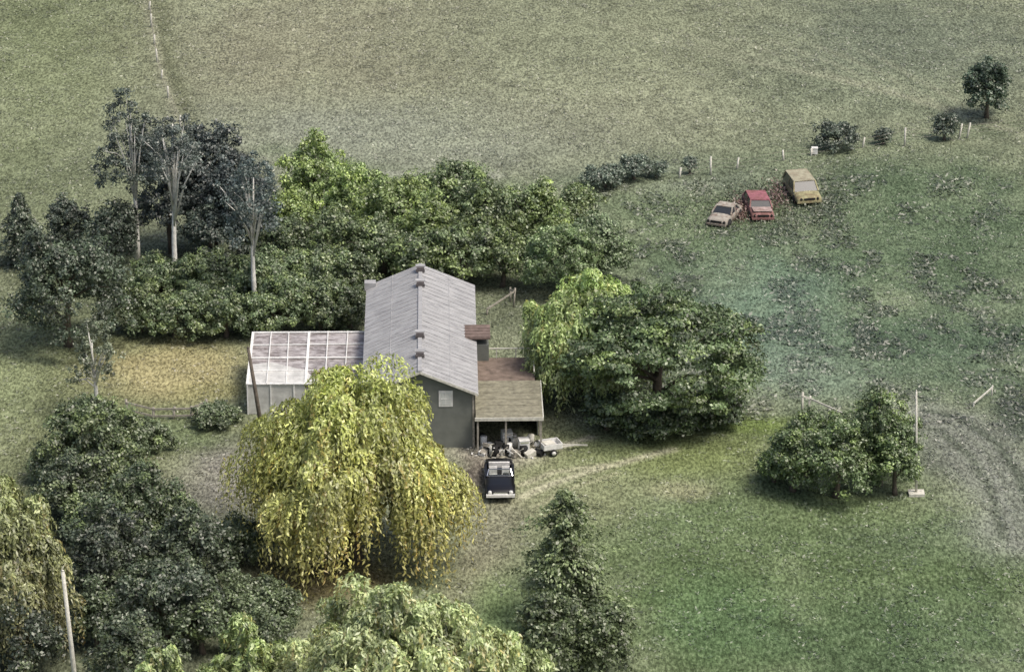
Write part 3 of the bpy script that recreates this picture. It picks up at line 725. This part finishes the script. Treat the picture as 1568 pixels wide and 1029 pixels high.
# ------------------------------------------------------------------ vehicles
def ring(x, w, z0, z1, cr):
    h = z1-z0
    half = [(.86*w, z0), (w, z0+.28*h), (w*.995, z0+.68*h), (.93*w, z1-.04*h), (.6*w, z1+cr*.7), (0, z1+cr)]
    return [(x, y, z) for y, z in half]+[(x, -y, z) for y, z in half[-2::-1]]
def loft(mb, st, mt):
    vs = []; fs = []; n = 11
    for s in st: vs += ring(*s)
    for i in range(len(st)-1):
        for k in range(n): fs.append((i*n+k, i*n+(k+1) % n, (i+1)*n+(k+1) % n, (i+1)*n+k))
    fs.append(tuple(range(n))[::-1]); fs.append(tuple((len(st)-1)*n+k for k in range(n)))
    mb.add(vs, fs, mt, True)
def wheels(e, L, W, r=.33, hub=None):
    b = MB()
    for sx in (-1, 1):
        for sy in (-1, 1):
            c = sx*L*.31; y = sy*(W/2-.09)
            b.tube([(c, y-.11, r), (c, y+.11, r)], [r, r], M_TYRE, 18); b.tube([(c, y-.118, r), (c, y+.118, r)], [r*.55, r*.55], hub or M_CHROME, 12)
            b.tube([(c, sy*(W/2-.02), r+.03), (c, sy*(W/2+.006), r+.03)], [r*1.18, r*1.18], M_DARK, 18)
    b.build('wheels', e)
def convertible(u, v, rz):
    x, y = G(u, v); e = empty('convertible_car', (x, y, hz(x, y)), rz); L = 4.7; W = 1.68; b = MB()
    h = W/2
    loft(b, [(2.33, h*.86, .36, .66, .01), (2.2, h*.95, .28, .74, .02), (1.6, h, .24, .80, .04), (.75, h, .22, .86, .05), (.55, h, .22, .87, .02)], M_BLACK)
    loft(b, [(-1.15, h, .24, .88, .02), (-1.4, h*.99, .24, .88, .05), (-2.0, h*.94, .28, .80, .03), (-2.33, h*.84, .36, .7, .01)], M_BLACK)
    for sy in (-1, 1):
        b.box((-.3, sy*(h-.07), .55), (1.72, .13, .64), M_BLACK)
        b.box((-.3, sy*(h+.004), .62), (1.5, .012, .03), M_CHROME)
    b.box((-.3, 0, .32), (1.72, W-.28, .12), M_DARK)
    b.build('body', e)
    b = MB()
    cream = mat('cream_upholstery', (.60, .59, .57), .7)
    for sy in (-.36, .36):
        b.box((-.15, sy, .52), (.5, .46, .2), cream); b.box((-.45, sy, .80), (.14, .44, .46), cream, (0, -.2, 0))
    b.box((-.85, 0, .55), (.4, 1.2, .2), M_DARK); b.box((-1.08, 0, .86), (.14, 1.2, .32), cream)
    b.box((.42, 0, .80), (.22, 1.36, .12), M_DARK)
    b.tube([(.22, .36, .83), (.19, .36, .85)], [.19, .19], cream, 14)
    b.box((-1.3, 0, .96), (.18, 1.3, .07), M_DARK)
    b.build('seats', e)
    b = MB()
    A = [(.60, -.72, .90), (.60, .72, .90), (.30, .62, 1.2), (.30, -.62, 1.2)]
    b.add(A, [(0, 1, 2, 3)], M_CLEAR)
    for i in range(4): b.beam(A[i], A[(i+1) % 4], .045, .045, M_CHROME)
    b.build('windscreen', e)
    b = MB()
    for s, xx in ((1, 2.38), (-1, -2.38)):
        b.box((xx, 0, .46), (.12, W*.97, .16), M_WHITE if s > 0 else M_CHROME)
        for sy in (-1, 1): b.box((xx-s*.12, sy*W*.46, .46), (.3, .07, .12), M_CHROME)
    b.box((2.335, 0, .60), (.04, .8, .12), M_CHROME)
    for sy in (-.6, .6): b.tube([(2.25, sy, .62), (2.36, sy, .62)], [.12, .11], M_WHITE, 14)
    for sy in (-.6, .6): b.tube([(-2.25, sy, .62), (-2.35, sy, .62)], [.07, .07], M_RED, 10)
    b.build('bumpers_and_lamps', e)
    wheels(e, L, W)
convertible(765, 744, math.radians(-90+1.5))

def saloon(name, u, v, rz, paint, L=4.0, W=1.7, H_=1.45, hood=None, roofm=None, van=False):
    x, y = G(u, v); e = empty(name, (x, y, hz(x, y)-.16), rz); e.rotation_euler = (random.uniform(-.05, .05), random.uniform(-.03, .03), rz)
    h = W/2; b = MB(); belt = .86
    f = L/2
    loft(b, [(f, h*.88, .34, belt-.2, .01), (f-.12, h*.97, .28, belt-.1, .02), (f-.9, h, .25, belt-.02, .04), (0, h, .25, belt, .02), (-f+.5, h, .25, belt, .03), (-f+.1, h*.97, .28, belt-.04, .02), (-f, h*.9, .34, belt-.12, .01)], paint)
    b.build('body', e); b = MB()
    xf = f-1.0; xr = -f+.65 if not van else -f+.12
    xtf = xf-.5; xtr = xr+.3
    lo = [(xf, -h*.93, belt), (xf, h*.93, belt), (xr, h*.93, belt), (xr, -h*.93, belt)]
    hi = [(xtf, -h*.8, H_), (xtf, h*.8, H_), (xtr, h*.8, H_), (xtr, -h*.8, H_)]
    b.add(lo+hi, [(0, 1, 5, 4), (1, 2, 6, 5), (2, 3, 7, 6), (3, 0, 4, 7)], M_GLASS)
    b.build('windows', e); b = MB()
    b.box(((xtf+xtr)/2, 0, H_+.02), (xtf-xtr+.08, h*1.66, .06), roofm or paint)
    for i in range(4): b.beam(lo[i], hi[i], .09, .09, paint)
    for sy in (-1, 1):
        xm = (xf+xr)/2; b.beam((xm, sy*h*.935, belt), ((xtf+xtr)/2, sy*h*.81, H_), .08, .05, paint)
    if hood: b.box((f-.62, 0, belt+.035), (.95, W*.8, .03), hood)
    b.box((f+.03, 0, .42), (.08, W*.95, .12), paint); b.box((-f-.03, 0, .42), (.08, W*.95, .12), paint)
    for sy in (-.58, .58): b.tube([(f-.08, sy, .62), (f+.02, sy, .62)], [.1, .09], M_DARK, 12)
    b.box((f+.005, 0, .62), (.03, .8, .14), M_DARK)
    b.build('roof_and_trim', e); wheels(e, L, W, .31, M_DARK)
M_MUST = mat('faded_mustard_paint', (.29, .275, .16), .9, 0, 3, .4, 0, .2, .65); M_MUSTR = mat('faded_mustard_roof', (.33, .315, .23), .9, 0, 3, .3, 0, .2, .4)
M_CRIM = mat('faded_crimson_paint', (.24, .13, .125), .9, 0, 3, .4, 0, .2, .75); M_PINK = mat('chalky_pink_paint', (.36, .28, .26), .9, 0, 3, .4, 0, .2, .6)
M_CRIMR = mat('crimson_roof', (.27, .11, .13), .9, 0, 3, .4, 0, .2, .5)
M_BEI = mat('chalky_white_paint', (.33, .31, .27), .9, 0, 2.5, .4, 0, .2, .65)
saloon('derelict_car', 1228, 300, math.radians(-80), M_MUST, 4.3, 1.85, 1.45, roofm=M_MUSTR, van=True)
saloon('derelict_car', 1160, 320, math.radians(-84), M_CRIM, 4.4, 1.65, 1.25, hood=M_PINK, roofm=M_CRIMR)
saloon('derelict_car', 1110, 334, math.radians(-115), M_BEI, 3.2, 1.5, 1.2)
def weeds(name, u, v, rx, ry, n, col, h=.4):
    x0, y0_ = G(u, v); x = rng.normal(x0, rx, n); y = rng.normal(y0_, ry, n)
    P = np.stack([x, y, height(x, y)+np.abs(rng.normal(0, h, n))*.6+.05], 1)
    T = rng.normal(0, .5, P.shape)+np.array([0, 0, 1]); Nn = norm(rng.normal(0, 1, P.shape)+np.array([0, 0, .9]))
    l = rng.uniform(.1, .24, n); quads_obj(name, leaf_quads(P, Nn, T, l, l*.6), np.clip(np.array(col)*rng.uniform(.5, 1.4, (n, 1)), 0, .8), M_FOL)
weeds('dock_weeds', 1192, 302, .4, 1.3, 600, (.22, .15, .13), .5); weeds('dock_weeds', 1134, 322, .4, 1.1, 700, (.25, .155, .13), .55)
weeds('long_grass', 1165, 318, 3.2, 3.2, 4200, (.13, .155, .09), .28)

# ------------------------------------------------------------------ poles and fences
def pole(name, ub, vb, ut, vt, r, mt):
    x, y = G(ub, vb); s = S(vb); h = (vb-vt)/(s*CP); e = empty(name, (x, y, hz(x, y))); b = MB()
    b.tube([(0, 0, -.2), ((ut-ub)/s*.5, 0, h*.5), ((ut-ub)/s, 0, h)], [r*1.1, r, r*.75], mt, 10)
    b.tube([((ut-ub)/s, 0, h), ((ut-ub)/s, 0, h+.05)], [r*.8, r*.3], mt, 10)
    b.build('pole', e); return e
pole('utility_pole', 404, 675, 384, 532, .12, M_POLE)
pole('utility_pole', 123, 1110, 108, 866, .12, M_PALE)
p = pole('utility_pole', 1403, 758, 1396, 598, .07, M_PALE)
b = MB(); b.box((0, 0, .08), (.9, .7, .2), M_PALE); b.build('concrete_base', p)

def fence(name, pts, hts, mt, r=.06, wires=True, rails=0):
    e = empty(name); b = MB(); tops = []
    for (u, v), h in zip(pts, hts):
        x, y = G(u, v); z = hz(x, y); lx = random.uniform(-.12, .2); b.tube([(x, y, z-.2), (x+lx*h, y, z+h)], [r, r*.85], mt, 6); tops.append((x+lx*h*.8, y, z+h*.85, h))
    b.build('posts', e); b = MB()
    for a, c in zip(tops[:-1], tops[1:]):
        if rails:
            for k in range(rails): b.beam((a[0], a[1]-.06, a[2]-k*.45), (c[0], c[1]-.06, c[2]-k*.45), .05, .11, mt)
        elif wires:
            for k in range(3): b.tube([(a[0], a[1], a[2]-k*.3), (c[0], c[1], c[2]-k*.3)], [.008, .008], M_WOOD, 4, False)
    b.build('rails' if rails else 'wires', e)
fence('wire_fence', [(1040, 268), (1088, 263), (1128, 256), (1200, 246), (1242, 240), (1320, 228), (1385, 224), (1468, 212), (1480, 210), (1580, 196)], [.8, 1.4, .9, .8, .6, .8, 1.4, 1.2, 1.2, 1], M_PALE, .08)
fence('wire_fence', [(222, -10), (228, 20), (232, 45), (236, 70), (241, 95), (247, 120), (258, 150), (276, 200)], [1.0, .7, 1.1, .8, 1.1, .7, .9, 1.2], M_PALE, .08)
fence('wooden_fence', [(196, 640), (235, 640), (265, 641), (292, 640), (318, 634)], [1.2, .7, .8, .8, 1.0], M_WOOD, .09, rails=2)
fence('broken_gate', [(1228, 634), (1236, 632), (1290, 640)], [1.4, 1.1, .3], M_PALE, .08, rails=1)
fence('field_gate', [(1490, 622), (1518, 606)], [.3, .7], M_PALE, .06, rails=1)
fence('broken_fence', [(745, 482), (786, 470), (782, 462)], [.5, 1.3, 1.0], M_WOOD, .07, rails=1)
x, y = G(1243, 238); b = MB(); b.box((0, 0, .3), (.4, .35, .4), M_WHITE); b.box((0, 0, .53), (.46, .4, .05), M_WHITE); b.build('salt_box', None, (x+.2, y, hz(x, y)))
x0, y0_ = G(765, 694); b = MB()
for i in range(70):
    x = x0+random.gauss(0, 1.1); y = y0_+random.gauss(0, .6); s = random.uniform(.04, .12)
    b.box((x, y, hz(x, y)+s*.3), (s*1.6, s, s), random.choice([M_PALE, M_WHITE, M_WOOD]), (random.random(), random.random(), random.random()*3))
b.build('rubble_pile')

# ------------------------------------------------------------------ world, sun, camera
el = math.radians(61); azv = Vector((.75, -.45, 0)).normalized()
w = bpy.data.worlds.new('World'); scene.world = w; w.use_nodes = True; nt = w.node_tree
sky = nt.nodes.new('ShaderNodeTexSky'); sky.sky_type = 'NISHITA'; sky.sun_disc = False
sky.sun_elevation = el; sky.sun_rotation = math.atan2(azv.x, azv.y); sky.dust_density = 6.0
nt.links.new(sky.outputs[0], nt.nodes['Background'].inputs[0]); nt.nodes['Background'].inputs[1].default_value = .15
sd = bpy.data.lights.new('sun', 'SUN'); sd.energy = 2.6; sd.angle = math.radians(18); sd.color = (1, .945, .85)
so = bpy.data.objects.new('sun', sd); scene.collection.objects.link(so)
dirv = Vector((azv.x*math.cos(el), azv.y*math.cos(el), math.sin(el)))
so.rotation_euler = dirv.to_track_quat('Z', 'Y').to_euler()
cam = bpy.data.cameras.new('camera'); co = bpy.data.objects.new('camera', cam); scene.collection.objects.link(co)
cam.sensor_width = 36; cam.lens = 18/math.tan(math.radians(8)); cam.clip_end = 9000; cam.clip_start = 1
co.location = (0, YC, H); co.rotation_euler = (math.pi/2-PITCH, 0, 0)
scene.camera = co
scene.view_settings.view_transform = 'Standard'; scene.view_settings.look = 'None'; scene.view_settings.exposure = 0
